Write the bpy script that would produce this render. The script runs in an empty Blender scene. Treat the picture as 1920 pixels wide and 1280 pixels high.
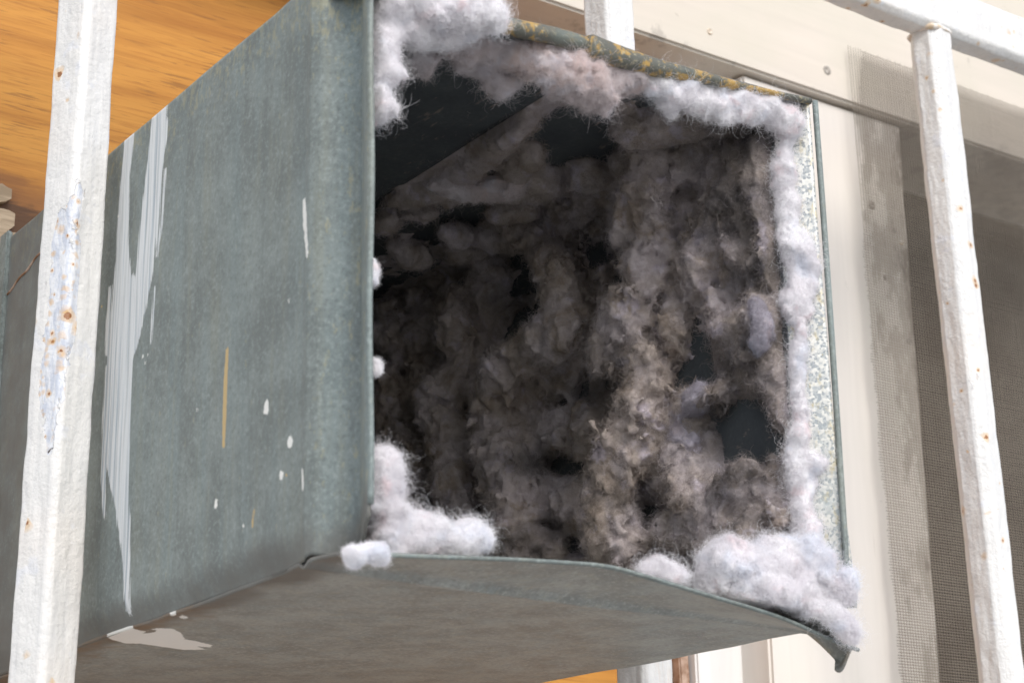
import bpy, bmesh, math, random
import numpy as np
from mathutils import Vector

sc = bpy.context.scene
col = sc.collection
random.seed(7)

# ------------------------------------------------------------------ camera
F_PX = 3489.224                      # focal length for a 1920 px wide picture
CAM = np.array([-0.30555818, -0.51554714, -0.13098561])
ROT = (1.8943634, 0.0214420, -0.6185599)
cd = bpy.data.cameras.new("camera")
cam = bpy.data.objects.new("camera", cd)
col.objects.link(cam)
cam.location = CAM
cam.rotation_euler = ROT
cd.sensor_width = 36.0
cd.lens = F_PX / 1920 * 36
cd.clip_start = 0.02
cd.clip_end = 500
cd.dof.use_dof = True
cd.dof.focus_distance = 0.87
cd.dof.aperture_fstop = 22
sc.camera = cam

# ------------------------------------------------------------------ light
SUN_EL, SUN_AZ = math.radians(43), math.radians(191)     # azimuth clockwise from +Y: in front of the wall, slightly to its left
w = bpy.data.worlds.new("World")
sc.world = w
w.use_nodes = True
wn = w.node_tree
sky = wn.nodes.new("ShaderNodeTexSky")
sky.sky_type = 'NISHITA'
sky.sun_disc = False
sky.sun_elevation = SUN_EL
sky.sun_rotation = SUN_AZ
sky.dust_density = 1.6
bg = wn.nodes["Background"]
bg.inputs[1].default_value = 0.13
hsv = wn.nodes.new("ShaderNodeHueSaturation")      # thin even cloud: the sky is paler than a clear one
hsv.inputs['Saturation'].default_value = .60
wn.links.new(sky.outputs[0], hsv.inputs['Color'])
wn.links.new(hsv.outputs[0], bg.inputs[0])
sd = bpy.data.lights.new("sun", 'SUN')
sun = bpy.data.objects.new("sun", sd)
col.objects.link(sun)
sd.energy = 1.5
sd.angle = math.radians(24)
sd.color = (1.0, 0.965, 0.92)
sdir = Vector((math.sin(SUN_AZ) * math.cos(SUN_EL), math.cos(SUN_AZ) * math.cos(SUN_EL), math.sin(SUN_EL)))
sun.rotation_euler = sdir.to_track_quat('Z', 'Y').to_euler()
sc.view_settings.view_transform = 'Standard'
sc.view_settings.look = 'None'
sc.view_settings.gamma = 1
sc.view_settings.exposure = 0.74
sc.render.engine = 'CYCLES'
sc.cycles.use_denoising = True
sc.cycles.max_bounces = 10
sc.cycles.diffuse_bounces = 8
sc.cycles.transparent_max_bounces = 8

# ------------------------------------------------------------------ measures (metres)
W, H = 0.2286, 0.222                 # duct section
Y_BAR, Y_FRAME, Y_TRIM, Y_PLY = 0.207, 0.345, 0.372, 0.386

def _rot(a, b, c):
    ca, sa, cb, sb, cc, s2 = math.cos(a), math.sin(a), math.cos(b), math.sin(b), math.cos(c), math.sin(c)
    Rx = np.array([[1, 0, 0], [0, ca, -sa], [0, sa, ca]])
    Ry = np.array([[cb, 0, sb], [0, 1, 0], [-sb, 0, cb]])
    Rz = np.array([[cc, -s2, 0], [s2, cc, 0], [0, 0, 1]])
    return Rz @ Ry @ Rx
MR = _rot(*ROT)

def ray(u, v):
    return MR @ np.array([(u - 960) / F_PX, -(v - 640) / F_PX, -1.0])
def on(axis, u, v, val):
    """point of a plane (x, y or z = val) that the photo shows at pixel u, v"""
    d = ray(u, v)
    return CAM + d * (val - CAM[axis]) / d[axis]
def onX(u, v, X): return on(0, u, v, X)
def onY(u, v, Y): return on(1, u, v, Y)
def onZ(u, v, Z): return on(2, u, v, Z)
def mpp(P):
    return float(-((np.array(P) - CAM) @ MR)[2]) / F_PX

# ------------------------------------------------------------------ noise
_rng = np.random.default_rng(5)
_T = _rng.random((64, 64, 64), dtype=np.float32)
def vnoise(x, y, z):
    xi = np.floor(x).astype(np.int32); yi = np.floor(y).astype(np.int32); zi = np.floor(z).astype(np.int32)
    fx = (x - xi).astype(np.float32); fy = (y - yi).astype(np.float32); fz = (z - zi).astype(np.float32)
    fx = fx * fx * (3 - 2 * fx); fy = fy * fy * (3 - 2 * fy); fz = fz * fz * (3 - 2 * fz)
    x0 = xi & 63; x1 = (xi + 1) & 63; y0 = yi & 63; y1 = (yi + 1) & 63; z0 = zi & 63; z1 = (zi + 1) & 63
    a = _T[x0, y0, z0] * (1 - fx) + _T[x1, y0, z0] * fx
    b = _T[x0, y1, z0] * (1 - fx) + _T[x1, y1, z0] * fx
    a = a * (1 - fy) + b * fy
    c = _T[x0, y0, z1] * (1 - fx) + _T[x1, y0, z1] * fx
    d = _T[x0, y1, z1] * (1 - fx) + _T[x1, y1, z1] * fx
    c = c * (1 - fy) + d * fy
    return a * (1 - fz) + c * fz
def fbm(x, y, z, f, octv=4, off=0.0, gain=0.5):
    """about -1..1"""
    s = 0; a = 1.0; t = 0
    for k in range(octv):
        s = s + a * (vnoise(x * f + off + 17.3 * k, y * f + off * 1.7 + 5.1 * k, z * f + off * .6 + 9.7 * k) * 2 - 1)
        t += a; a *= gain; f *= 2.03
    return s / t * 1.6
def sstep(a, b, x):
    t = np.clip((x - a) / (b - a), 0, 1)
    return t * t * (3 - 2 * t)

# ------------------------------------------------------------------ object helpers
def tag(o, label=None, cat=None, group=None, kind=None):
    for k, v in (('label', label), ('category', cat), ('group', group), ('kind', kind)):
        if v: o[k] = v
    return o
def empty(name, loc, label, cat, group=None):
    o = bpy.data.objects.new(name, None)
    col.objects.link(o)
    o.location = loc
    o.empty_display_size = 0.02
    return tag(o, label, cat, group)
def mesh_obj(name, V, Fc, mat, parent=None, smooth=True, attrs=None):
    me = bpy.data.meshes.new(name)
    V = np.asarray(V, dtype=np.float64)
    if parent is not None:
        V = V - np.array(parent.matrix_world.translation if parent.parent is None else parent['_o'])
    if isinstance(Fc, np.ndarray):
        nf, k = Fc.shape
        me.vertices.add(len(V)); me.vertices.foreach_set('co', V.astype(np.float32).ravel())
        me.loops.add(nf * k); me.loops.foreach_set('vertex_index', Fc.astype(np.int32).ravel())
        me.polygons.add(nf)
        me.polygons.foreach_set('loop_start', np.arange(0, nf * k, k, dtype=np.int32))
        me.update(calc_edges=True)
    else:
        me.from_pydata([tuple(v) for v in V], [], Fc)
    me.polygons.foreach_set('use_smooth', [smooth] * len(me.polygons))
    for k, a in (attrs or {}).items():
        at = me.attributes.new(k, 'FLOAT', 'POINT')
        at.data.foreach_set('value', np.asarray(a, dtype=np.float32))
    me.validate()
    o = bpy.data.objects.new(name, me)
    col.objects.link(o)
    me.materials.append(mat)
    if parent is not None:
        o.parent = parent
    return o
bpy.context.view_layer.update()
def root(o):
    bpy.context.view_layer.update()
    return o
def grid_faces(nu, nv):
    i = np.arange(nu - 1)[:, None] * nv + np.arange(nv - 1)[None, :]
    i = i.ravel()
    return np.stack([i, i + nv, i + nv + 1, i + 1], 1)
def solid(o, t, off=-1):
    m = o.modifiers.new("thickness", 'SOLIDIFY')
    m.thickness = t; m.offset = off
    return o
def box_bm(bm, a, b, bevel=0.0):
    a = Vector(a); b = Vector(b)
    r = bmesh.ops.create_cube(bm, size=1)
    for v in r['verts']:
        v.co = Vector(((a.x + b.x) / 2 + v.co.x * (b.x - a.x), (a.y + b.y) / 2 + v.co.y * (b.y - a.y), (a.z + b.z) / 2 + v.co.z * (b.z - a.z)))
    if bevel:
        es = list({e for v in r['verts'] for e in v.link_edges})
        bmesh.ops.bevel(bm, geom=es, offset=bevel, segments=2, affect='EDGES')
def board(name, a, b, mat, parent, bevel=0.0015, cut=0.02, wob=0.0004, seed=0, skew=None):
    """a sawn board: subdivided box with slightly uneven faces"""
    bm = bmesh.new()
    box_bm(bm, a, b, bevel)
    L = max(b[i] - a[i] for i in range(3))
    for ax in range(3):
        n = int((b[ax] - a[ax]) / cut)
        for k in range(1, min(n, 60)):
            co = [0, 0, 0]; co[ax] = a[ax] + (b[ax] - a[ax]) * k / n
            no = [0, 0, 0]; no[ax] = 1
            bmesh.ops.bisect_plane(bm, geom=bm.verts[:] + bm.edges[:] + bm.faces[:], plane_co=co, plane_no=no)
    P = np.array([v.co[:] for v in bm.verts])
    for ax in range(3):
        d = fbm(P[:, 0], P[:, 1], P[:, 2], 18, 3, off=seed * 3.3 + ax * 11) * wob
        for v, dd in zip(bm.verts, d): v.co[ax] += dd
    if skew:
        for v in bm.verts: v.co = skew(v.co)
    me = bpy.data.meshes.new(name)
    o = np.array(parent.matrix_world.translation) if parent else np.zeros(3)
    bmesh.ops.translate(bm, verts=bm.verts, vec=Vector(-o))
    bm.to_mesh(me); bm.free()
    ob = bpy.data.objects.new(name, me); col.objects.link(ob)
    me.materials.append(mat)
    for p in me.polygons: p.use_smooth = False
    if parent: ob.parent = parent
    return ob

# ------------------------------------------------------------------ material helpers
class NT:
    def __init__(s, name):
        s.m = bpy.data.materials.new(name); s.m.use_nodes = True
        s.t = s.m.node_tree; s.t.nodes.clear()
        s.out = s.t.nodes.new("ShaderNodeOutputMaterial")
        s._co = None
    def n(s, typ, **kw):
        x = s.t.nodes.new(typ)
        for k, v in kw.items(): setattr(x, k, v)
        return x
    def put(s, sock, v):
        if hasattr(v, 'is_output') or isinstance(v, bpy.types.NodeSocket): s.t.links.new(v, sock)
        elif v is not None:
            if sock.type == 'RGBA' and len(v) == 3: v = (*v, 1)
            sock.default_value = v
    def co(s):
        if s._co is None: s._co = s.n("ShaderNodeTexCoord").outputs['Object']
        return s._co
    def mapped(s, scale=(1, 1, 1), loc=(0, 0, 0), rot=(0, 0, 0)):
        x = s.n("ShaderNodeMapping")
        s.put(x.inputs[0], s.co()); x.inputs['Scale'].default_value = scale; x.inputs['Location'].default_value = loc; x.inputs['Rotation'].default_value = rot
        return x.outputs[0]
    def noise(s, scale, detail=4, rough=.55, vec=None, dist=0.0, colr=False):
        x = s.n("ShaderNodeTexNoise")
        s.put(x.inputs['Vector'], vec if vec is not None else s.co())
        x.inputs['Scale'].default_value = scale; x.inputs['Detail'].default_value = detail
        x.inputs['Roughness'].default_value = rough; x.inputs['Distortion'].default_value = dist
        return x.outputs[1 if colr else 0]
    def voro(s, scale, vec=None, out=0, rnd=1.0, feature='F1'):
        x = s.n("ShaderNodeTexVoronoi", feature=feature)
        s.put(x.inputs['Vector'], vec if vec is not None else s.co())
        x.inputs['Scale'].default_value = scale; x.inputs['Randomness'].default_value = rnd
        return x.outputs[out]
    def math(s, op, a, b=None, c=None, clamp=False):
        x = s.n("ShaderNodeMath", operation=op); x.use_clamp = clamp
        for i, v in enumerate((a, b, c)):
            if v is not None: s.put(x.inputs[i], v)
        return x.outputs[0]
    def ramp(s, v, lo, hi, a=0.0, b=1.0):
        x = s.n("ShaderNodeMapRange", interpolation_type='SMOOTHSTEP')
        s.put(x.inputs[0], v); x.inputs[1].default_value = lo; x.inputs[2].default_value = hi
        x.inputs[3].default_value = a; x.inputs[4].default_value = b
        return x.outputs[0]
    def mix(s, f, a, b):
        x = s.n("ShaderNodeMix", data_type='RGBA')
        s.put(x.inputs[0], f); s.put(x.inputs[6], a); s.put(x.inputs[7], b)
        return x.outputs[2]
    def attr(s, name):
        x = s.n("ShaderNodeAttribute"); x.attribute_name = name
        return x.outputs['Fac']
    def sep(s, v=None):
        x = s.n("ShaderNodeSeparateXYZ"); s.put(x.inputs[0], v if v is not None else s.co()); return x.outputs
    def bump(s, h, strength=.3, dist=.001, nrm=None):
        x = s.n("ShaderNodeBump"); x.inputs['Strength'].default_value = strength; x.inputs['Distance'].default_value = dist
        s.put(x.inputs['Height'], h)
        if nrm is not None: s.put(x.inputs['Normal'], nrm)
        return x.outputs[0]
    def bsdf(s, base, rough=.6, metal=0.0, nrm=None, spec=.4, alpha=None):
        x = s.n("ShaderNodeBsdfPrincipled")
        s.put(x.inputs['Base Color'], base); s.put(x.inputs['Roughness'], rough); s.put(x.inputs['Metallic'], metal)
        s.put(x.inputs['Specular IOR Level'], spec)
        if nrm is not None: s.put(x.inputs['Normal'], nrm)
        s.t.links.new(x.outputs[0], s.out.inputs[0])
        return s.m

def mat_galv(name, paint=False, dirt_tone=False, tone=(0.190, 0.214, 0.203), spangle=False, inside=False):
    m = NT(name)
    streak = m.noise(1, 5, .62, m.mapped((170, 150, 11)))
    streak2 = m.noise(1, 4, .55, m.mapped((70, 60, 5), loc=(3, 7, 1)))
    fine = m.noise(520, 5, .75)
    blot = m.noise(38, 6, .62)
    c = m.mix(m.ramp(blot, .34, .66), [t * .80 for t in tone], [t * 1.16 for t in tone])
    c = m.mix(m.ramp(streak2, .45, .68, 0, .5), c, (tone[0] * 1.0, tone[1] * 1.10, tone[2] * 1.16))
    c = m.mix(m.ramp(streak, .50, .70, 0, .45), c, (tone[0] * 1.22, tone[1] * 1.12, tone[2] * .95))
    c = m.mix(m.ramp(streak, .30, .47, .5, 0), c, [t * .70 for t in tone])
    c = m.mix(m.ramp(fine, .50, .66, 0, .58), c, [t * 1.65 for t in tone])
    c = m.mix(m.ramp(fine, .34, .48, .58, 0), c, [t * .55 for t in tone])
    # ochre corrosion specks
    rimv = m.attr("rim") if dirt_tone else 0.0
    sp = m.noise(1, 5, .72, m.mapped((330, 330, 150), loc=(9, 2, 4)))
    spots = m.ramp(m.math('ADD', sp, m.math('MULTIPLY', rimv, .15) if dirt_tone else 0.0), .625, .72, 0, .45)
    c = m.mix(spots, c, (0.36, 0.33, 0.20))
    rough = m.ramp(fine, .3, .7, .52, .72)
    metal = .08
    h = m.math('ADD', m.math('MULTIPLY', fine, .5), m.math('MULTIPLY', streak2, .8))
    if spangle:
        v = m.voro(900, out=1)
        g = m.sep(v)[0]
        # spangle: facets of zinc crystals with their own brightness and tilt
        c = m.mix(m.ramp(g, .1, .9), (0.31, 0.33, 0.33), (0.58, 0.57, 0.53))
        c = m.mix(m.ramp(sp, .52, .66, 0, .7), c, (0.46, 0.39, 0.23))
        c = m.mix(m.ramp(blot, .55, .75, 0, .4), c, (0.36, 0.41, 0.42))
        rough = m.ramp(g, 0, 1, .22, .5); metal = .45
        h = m.math('ADD', m.math('MULTIPLY', g, 2.2), m.math('MULTIPLY', fine, .5))
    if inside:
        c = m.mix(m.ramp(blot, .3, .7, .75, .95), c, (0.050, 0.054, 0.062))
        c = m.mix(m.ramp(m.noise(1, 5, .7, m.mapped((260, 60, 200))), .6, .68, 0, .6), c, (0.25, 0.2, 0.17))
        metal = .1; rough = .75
    if dirt_tone:
        d = m.attr("dirt_tone")
        dn = m.math('ADD', d, m.math('MULTIPLY', m.math('SUBTRACT', m.noise(60, 5, .6), .5), .7))
        c = m.mix(m.ramp(dn, .35, .95, 0, .8), c, (0.125, 0.117, 0.105))
        rd = m.math('ADD', m.attr("rust"), m.math('MULTIPLY', m.math('SUBTRACT', m.noise(90, 5, .6), .5), .9))
        c = m.mix(m.ramp(rd, .4, .9, 0, .75), c, (0.20, 0.125, 0.07))
    nrm = m.bump(h, .28, .0006)
    if paint:
        ps = m.noise(1, 5, .62, m.mapped((1050, 1050, 15)))
        pd = m.math('ADD', m.attr("paint"), m.math('MULTIPLY', m.math('SUBTRACT', ps, .5), .0078))
        pm = m.ramp(pd, -.0002, .0004)
        thin = m.ramp(m.noise(1, 4, .6, m.mapped((420, 420, 7), loc=(1, 4, 2))), .33, .52)
        pc = m.mix(thin, (0.36, 0.42, 0.47), (0.66, 0.68, 0.68))
        c = m.mix(m.math('MULTIPLY', pm, m.ramp(ps, .3, .55, .55, 1)), c, pc)
        rough = m.mix(pm, rough, (.38, .38, .38))
        ts = m.math('ADD', m.attr("drip"), m.math('MULTIPLY', m.math('SUBTRACT', m.noise(420, 4, .7), .5), .0034))
        dm = m.ramp(ts, -.0002, .0005, 0, .9)
        c = m.mix(dm, c, (0.84, 0.82, 0.77))
        tn = m.ramp(m.math('ADD', m.attr("tan"), m.math('MULTIPLY', m.math('SUBTRACT', m.noise(500, 3), .5), .0010)), -.0002, .0003)
        c = m.mix(tn, c, (0.50, 0.36, 0.17))
        metal = m.math('MULTIPLY', m.math('SUBTRACT', 1.0, m.math('MAXIMUM', pm, m.math('MAXIMUM', dm, tn))), .08)
        nrm = m.bump(m.math('ADD', pm, m.math('ADD', m.math('MULTIPLY', thin, m.math('MULTIPLY', pm, .6)), dm)), .5, .0004, nrm)
    return m.bsdf(c, rough, metal, nrm, .3)

def mat_hem():
    m = NT("corroded_hem")
    a = m.noise(130, 6, .7); b = m.noise(420, 4, .7); k = m.noise(45, 4)
    c = m.mix(m.ramp(a, .50, .60), (0.125, 0.125, 0.105), (0.42, 0.27, 0.085))
    c = m.mix(m.ramp(b, .55, .68, 0, .6), c, (0.46, 0.40, 0.26))
    c = m.mix(m.ramp(k, .5, .62, 0, .8), c, (0.15, 0.17, 0.15))
    return m.bsdf(c, .55, .25, m.bump(b, .5, .0008), .4)

def mat_paint(name, seed=0.0, rusty=True, warm=0.0):
    """old white gloss paint on a steel bar: brush marks, bluish worn patches, rust spots"""
    m = NT(name)
    br = m.noise(1, 4, .6, m.mapped((260, 260, 10), loc=(seed, 0, seed)))
    big = m.noise(14, 3, .5)
    c = m.mix(m.ramp(br, .35, .65), (0.63, 0.62, 0.605), (0.70, 0.685, 0.66))
    c = m.mix(m.ramp(big, .5, .7, 0, .5), c, (0.70, 0.65, 0.60))
    c = m.mix(m.ramp(m.noise(60, 4, .6), .58, .68, 0, .6), c, (0.64, 0.65, 0.69))
    pits = m.ramp(m.voro(115, out=0), .06, .16, 1, 0)
    gate = m.ramp(m.noise(40, 3), .5, .56)
    h = m.math('ADD', m.math('MULTIPLY', br, .35), m.math('ADD', m.math('MULTIPLY', m.noise(95, 4, .6), .8), m.math('MULTIPLY', m.noise(360, 4, .6), .6)))
    worn = m.math('ADD', m.attr("worn"), m.math('MULTIPLY', m.math('SUBTRACT', m.noise(1, 5, .62, m.mapped((120, 120, 55), loc=(0, 0, seed))), .5), 2.6))
    wm = m.ramp(worn, .50, .58)
    wc = m.mix(m.ramp(m.noise(1, 5, .7, m.mapped((340, 340, 90))), .38, .62), (0.47, 0.50, 0.57), (0.68, 0.685, 0.70))
    c = m.mix(wm, c, wc)
    h = m.math('SUBTRACT', h, m.math('MULTIPLY', wm, .45))
    # rust specks: dense in the worn patch, rare elsewhere
    for scl, off_, k_in, k_out in ((330, 0.0, .66, 1.03), (170, 4.0, .30, 1.0)):
        sv = m.n("ShaderNodeTexVoronoi"); m.put(sv.inputs['Vector'], m.mapped((1, 1, 1), loc=(off_, off_, seed))); sv.inputs['Scale'].default_value = scl
        rnd = m.sep(sv.outputs[1])
        size = m.math('MULTIPLY', m.math('POWER', rnd[0], 1.5), .46)
        keep = m.math('GREATER_THAN', m.math('ADD', rnd[1], m.math('ADD', m.math('MULTIPLY', wm, k_in), m.attr("edge"))), k_out)
        d0 = m.math('ADD', sv.outputs[0], m.math('MULTIPLY', m.math('SUBTRACT', m.noise(700, 3, .6), .5), .35))
        core = m.math('MULTIPLY', m.math('LESS_THAN', d0, m.math('MULTIPLY', size, .6)), keep)
        halo = m.math('MULTIPLY', m.math('SUBTRACT', 1.0, m.math('DIVIDE', d0, m.math('ADD', m.math('MULTIPLY', size, 2.2), .01)), clamp=True), keep)
        c = m.mix(m.math('MULTIPLY', halo, .85), c, (0.62, 0.36, 0.11))
        c = m.mix(m.math('MULTIPLY', core, .9), c, (0.24, 0.085, 0.022))
    run = m.math('ADD', m.attr("stain_bounce"), m.math('MULTIPLY', m.math('SUBTRACT', m.noise(1, 4, .6, m.mapped((300, 300, 40))), .5), 1.0))
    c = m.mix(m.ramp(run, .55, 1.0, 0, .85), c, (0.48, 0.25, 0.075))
    cm = m.ramp(m.math('ADD', m.attr('chip'), m.math('MULTIPLY', m.math('SUBTRACT', m.noise(600, 3), .5), .0008)), -.0002, .0002)
    c = m.mix(cm, c, (0.045, 0.028, 0.018))
    h = m.math('SUBTRACT', h, cm)
    c = m.mix(m.math('MULTIPLY', m.math('MULTIPLY', pits, gate), .35), c, (0.45, 0.45, 0.47))
    return m.bsdf(c, m.ramp(br, .3, .7, .32, .48), 0, m.bump(h, .8, .0011), .45)

def mat_wood_paint(name, base=(0.63, 0.565, 0.49), grain='x', seed=0.0, weather=0.0):
    m = NT(name)
    s = (5, 60, 70) if grain == 'x' else (70, 60, 5)
    g = m.noise(1, 6, .6, m.mapped(s, loc=(seed, seed, seed)), dist=.6)
    big = m.noise(9, 4, .55)
    c = m.mix(m.ramp(g, .3, .7), [b * .93 for b in base], base)
    c = m.mix(m.ramp(big, .42, .68, 0, .7), c, (base[0] * .90, base[1] * .93, base[2] * .90))
    fl = m.ramp(m.noise(1, 5, .7, m.mapped((s[0] * 5, s[1] * 3, s[2] * 1.2), loc=(2, seed, 5))), .66, .72)
    c = m.mix(m.math('MULTIPLY', fl, .55), c, (0.36, 0.31, 0.25))
    w = m.attr("weather")
    wn_ = m.math('ADD', w, m.math('MULTIPLY', m.math('SUBTRACT', m.noise(1, 6, .65, m.mapped((60, 60, 26), loc=(seed, 3, 1))), .5), 2.6))
    c = m.mix(m.ramp(wn_, .5, .8, 0, .75), c, (0.40, 0.36, 0.31))
    c = m.mix(m.ramp(wn_, .95, 1.25, 0, .8), c, (0.18, 0.155, 0.13))
    return m.bsdf(c, .6, 0, m.bump(m.math('ADD', g, m.math('MULTIPLY', fl, -.6)), .3, .0008), .3)

def mat_ply():
    m = NT("orange_plywood")
    warp = m.noise(7, 2)
    g = m.noise(1, 5, .6, m.mapped((6, 40, 130)), dist=.5)
    g2 = m.noise(1, 3, .5, m.mapped((3.0, 10, 26)), dist=.8)
    c = m.mix(m.ramp(g, .3, .7), (0.33, 0.125, 0.016), (0.52, 0.225, 0.036))
    c = m.mix(m.ramp(g2, .35, .65, 0, .75), c, (0.60, 0.285, 0.052))
    fine = m.noise(1, 4, .6, m.mapped((30, 200, 640)))
    c = m.mix(m.ramp(fine, .48, .66, 0, .45), c, (0.33, 0.12, 0.018))
    # pores: short dark dashes along the grain
    p = m.noise(1, 3, .5, m.mapped((42, 100, 620), loc=(1, 2, 3)), dist=.3)
    pg = m.ramp(m.noise(22, 3), .42, .55)
    c = m.mix(m.math('MULTIPLY', m.ramp(p, .565, .64), m.math('MULTIPLY', pg, .5)), c, (0.17, 0.068, 0.018))
    d = m.math('ADD', m.attr("dark"), m.math('MULTIPLY', m.math('SUBTRACT', m.noise(1, 5, .6, m.mapped((22, 30, 90), loc=(4, 1, 1)), dist=.8), .5), 1.3))
    c = m.mix(m.ramp(d, .35, .8, 0, .85), c, (0.23, 0.092, 0.024))
    c = m.mix(m.ramp(d, .8, 1.15, 0, .8), c, (0.055, 0.026, 0.012))
    return m.bsdf(c, .5, 0, m.bump(m.math('ADD', fine, m.math('MULTIPLY', p, -1.0)), .25, .0005), .35)

def mat_simple(name, c0, c1, scale=60, rough=.7, metal=0.0, spec=.4, bump=.3, stretch=(1, 1, 1)):
    m = NT(name)
    n = m.noise(scale, 5, .6, m.mapped(stretch))
    return m.bsdf(m.mix(m.ramp(n, .35, .65), c0, c1), rough, metal, m.bump(n, bump, .0008), spec)

def mat_lint(name, tints, fine_scale=260, trans=.42):
    """matted cotton fluff: soft patches of several tints, diffuse with some light passing through"""
    m = NT(name)
    a = m.noise(34, 4, .6, dist=.5); b = m.noise(58, 4, .6, m.mapped(loc=(3, 1, 7)), dist=.4)
    k = m.noise(95, 3, .6, m.mapped(loc=(8, 4, 2))); f = m.noise(fine_scale, 4, .7)
    c = m.mix(m.ramp(a, .38, .62), tints[0], tints[1])
    c = m.mix(m.ramp(b, .50, .66, 0, .9), c, tints[2])
    c = m.mix(m.ramp(k, .56, .70, 0, .75), c, tints[3])
    c = m.mix(m.ramp(f, .34, .66, .28, 0), c, tints[4])
    c = m.mix(m.math('MULTIPLY', m.attr('grime_shade'), .85), c, (0.085, 0.078, 0.076))
    hi = m.n("ShaderNodeHairInfo")
    c = m.mix(m.ramp(hi.outputs['Random'], .82, 1.0, 0, .5), c, tints[1])
    df = m.n("ShaderNodeBsdfDiffuse"); m.put(df.inputs[0], c)
    m.put(df.inputs['Normal'], m.bump(m.math('ADD', f, m.math('MULTIPLY', k, .6)), .7, .0016))
    tr = m.n("ShaderNodeBsdfTranslucent"); m.put(tr.inputs[0], c)
    mx = m.n("ShaderNodeMixShader"); mx.inputs[0].default_value = trans
    m.t.links.new(df.outputs[0], mx.inputs[1]); m.t.links.new(tr.outputs[0], mx.inputs[2])
    m.t.links.new(mx.outputs[0], m.out.inputs[0])
    return m.m

M = {}
M['side'] = mat_galv("weathered_galvanised_side", paint=True, dirt_tone=True)
M['bottom'] = mat_galv("weathered_galvanised_underside", paint=True, dirt_tone=True, tone=(0.275, 0.282, 0.262))
M['plain'] = mat_galv("weathered_galvanised")
M['spangle'] = mat_galv("spangled_zinc", spangle=True)
M['inner'] = mat_galv("dark_galvanised", inside=True)  # inner sheets coloured much darker than the outer ones
M['hem'] = mat_hem()
M['bar'] = mat_paint("white_bar_paint")
M['header'] = mat_wood_paint("cream_painted_wood", grain='x', seed=1.0)
M['casing'] = mat_wood_paint("cream_painted_wood_upright", base=(0.71, 0.655, 0.595), grain='z', seed=4.0)
M['trim'] = mat_wood_paint("white_painted_trim", base=(0.72, 0.70, 0.68), grain='z', seed=7.0)
M['ply'] = mat_ply()
M['splint'] = mat_simple("raw_split_wood", (0.28, 0.21, 0.135), (0.46, 0.36, 0.25), 1, .7, stretch=(30, 90, 260))
M['edge'] = mat_simple("rusty_brown_edge", (0.20, 0.10, 0.05), (0.50, 0.36, 0.28), 70, .7)
M['edge_dull'] = mat_simple('weathered_nail', (0.26, 0.23, 0.20), (0.52, 0.48, 0.43), 300, .7)
M['dark'] = mat_simple("unlit_room_dark", (0.030, 0.022, 0.016), (0.036, 0.027, 0.020), 6, .5, spec=.1, bump=.0)
M['wire'] = mat_simple("grey_screen_wire", (0.20, 0.165, 0.13), (0.27, 0.23, 0.185), 12, .6)
M['weld'] = mat_simple("painted_weld", (0.55, 0.42, 0.28), (0.78, 0.75, 0.72), 160, .45)
M['ground'] = mat_simple("pale_concrete", (0.37, 0.37, 0.36), (0.45, 0.45, 0.435), 2.5, .9)
M['clean'] = mat_lint("fresh_lint", [(0.91, 0.89, 0.91), (0.96, 0.95, 0.96), (0.88, 0.90, 0.95), (0.94, 0.83, 0.84), (0.74, 0.70, 0.73)], trans=.28)
M['mid'] = mat_lint("pinkish_dusty_lint", [(0.74, 0.67, 0.67), (0.84, 0.80, 0.82), (0.80, 0.69, 0.66), (0.86, 0.85, 0.90), (0.54, 0.47, 0.44)])
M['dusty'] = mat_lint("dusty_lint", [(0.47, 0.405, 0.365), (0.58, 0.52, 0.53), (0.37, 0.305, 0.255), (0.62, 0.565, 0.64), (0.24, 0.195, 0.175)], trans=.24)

M['lilac'] = mat_lint('lilac_grey_lint', [(0.50, 0.47, 0.52), (0.60, 0.57, 0.64), (0.52, 0.53, 0.61), (0.56, 0.48, 0.50), (0.34, 0.30, 0.32)])
# ------------------------------------------------------------------ ground
g = mesh_obj('ground', [(-150, -150, -1.3), (150, -150, -1.3), (150, 150, -1.3), (-150, 150, -1.3)], [(0, 1, 2, 3)], M['ground'], smooth=False)
tag(g, kind='structure')

# ------------------------------------------------------------------ window wall: plywood, frame, pane, screen
ply = root(empty('plywood_panel', (0.1, Y_PLY, -0.4), 'orange brown plywood sheet with dark grain behind the metal duct', 'plywood'))
def plate_with_hole(y0, y1, x0, x1, z0, z1, hx0, hx1, hz0, hz1, step):
    xs = np.unique(np.concatenate([np.arange(x0, x1, step), [hx0, hx1, x1]])); zs = np.unique(np.concatenate([np.arange(z0, z1, step), [hz0, hz1, z1]]))
    nx, nz = len(xs), len(zs)
    V = np.array([(x, y0, z) for x in xs for z in zs] + [(x, y1, z) for x in xs for z in zs])
    N = nx * nz
    keep = np.zeros((nx - 1, nz - 1), bool)
    Fc = []
    for i in range(nx - 1):
        for j in range(nz - 1):
            cx, cz = (xs[i] + xs[i + 1]) / 2, (zs[j] + zs[j + 1]) / 2
            keep[i, j] = not (hx0 < cx < hx1 and hz0 < cz < hz1)
    for i in range(nx - 1):
        for j in range(nz - 1):
            if not keep[i, j]: continue
            a, b, c, d = i * nz + j, (i + 1) * nz + j, (i + 1) * nz + j + 1, i * nz + j + 1
            Fc += [(a, b, c, d), (d + N, c + N, b + N, a + N)]
            for (di, dj, e0, e1) in ((-1, 0, d, a), (1, 0, b, c), (0, -1, a, b), (0, 1, c, d)):
                ii, jj = i + di, j + dj
                if not (0 <= ii < nx - 1 and 0 <= jj < nz - 1 and keep[ii, jj]):
                    Fc.append((e1, e0, e0 + N, e1 + N))
    return V, Fc
V, Fc = plate_with_hole(Y_PLY, Y_PLY + .012, -.040, .463, -.4, .75, -.006, .241, -.0045, .2245, .01)
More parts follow.
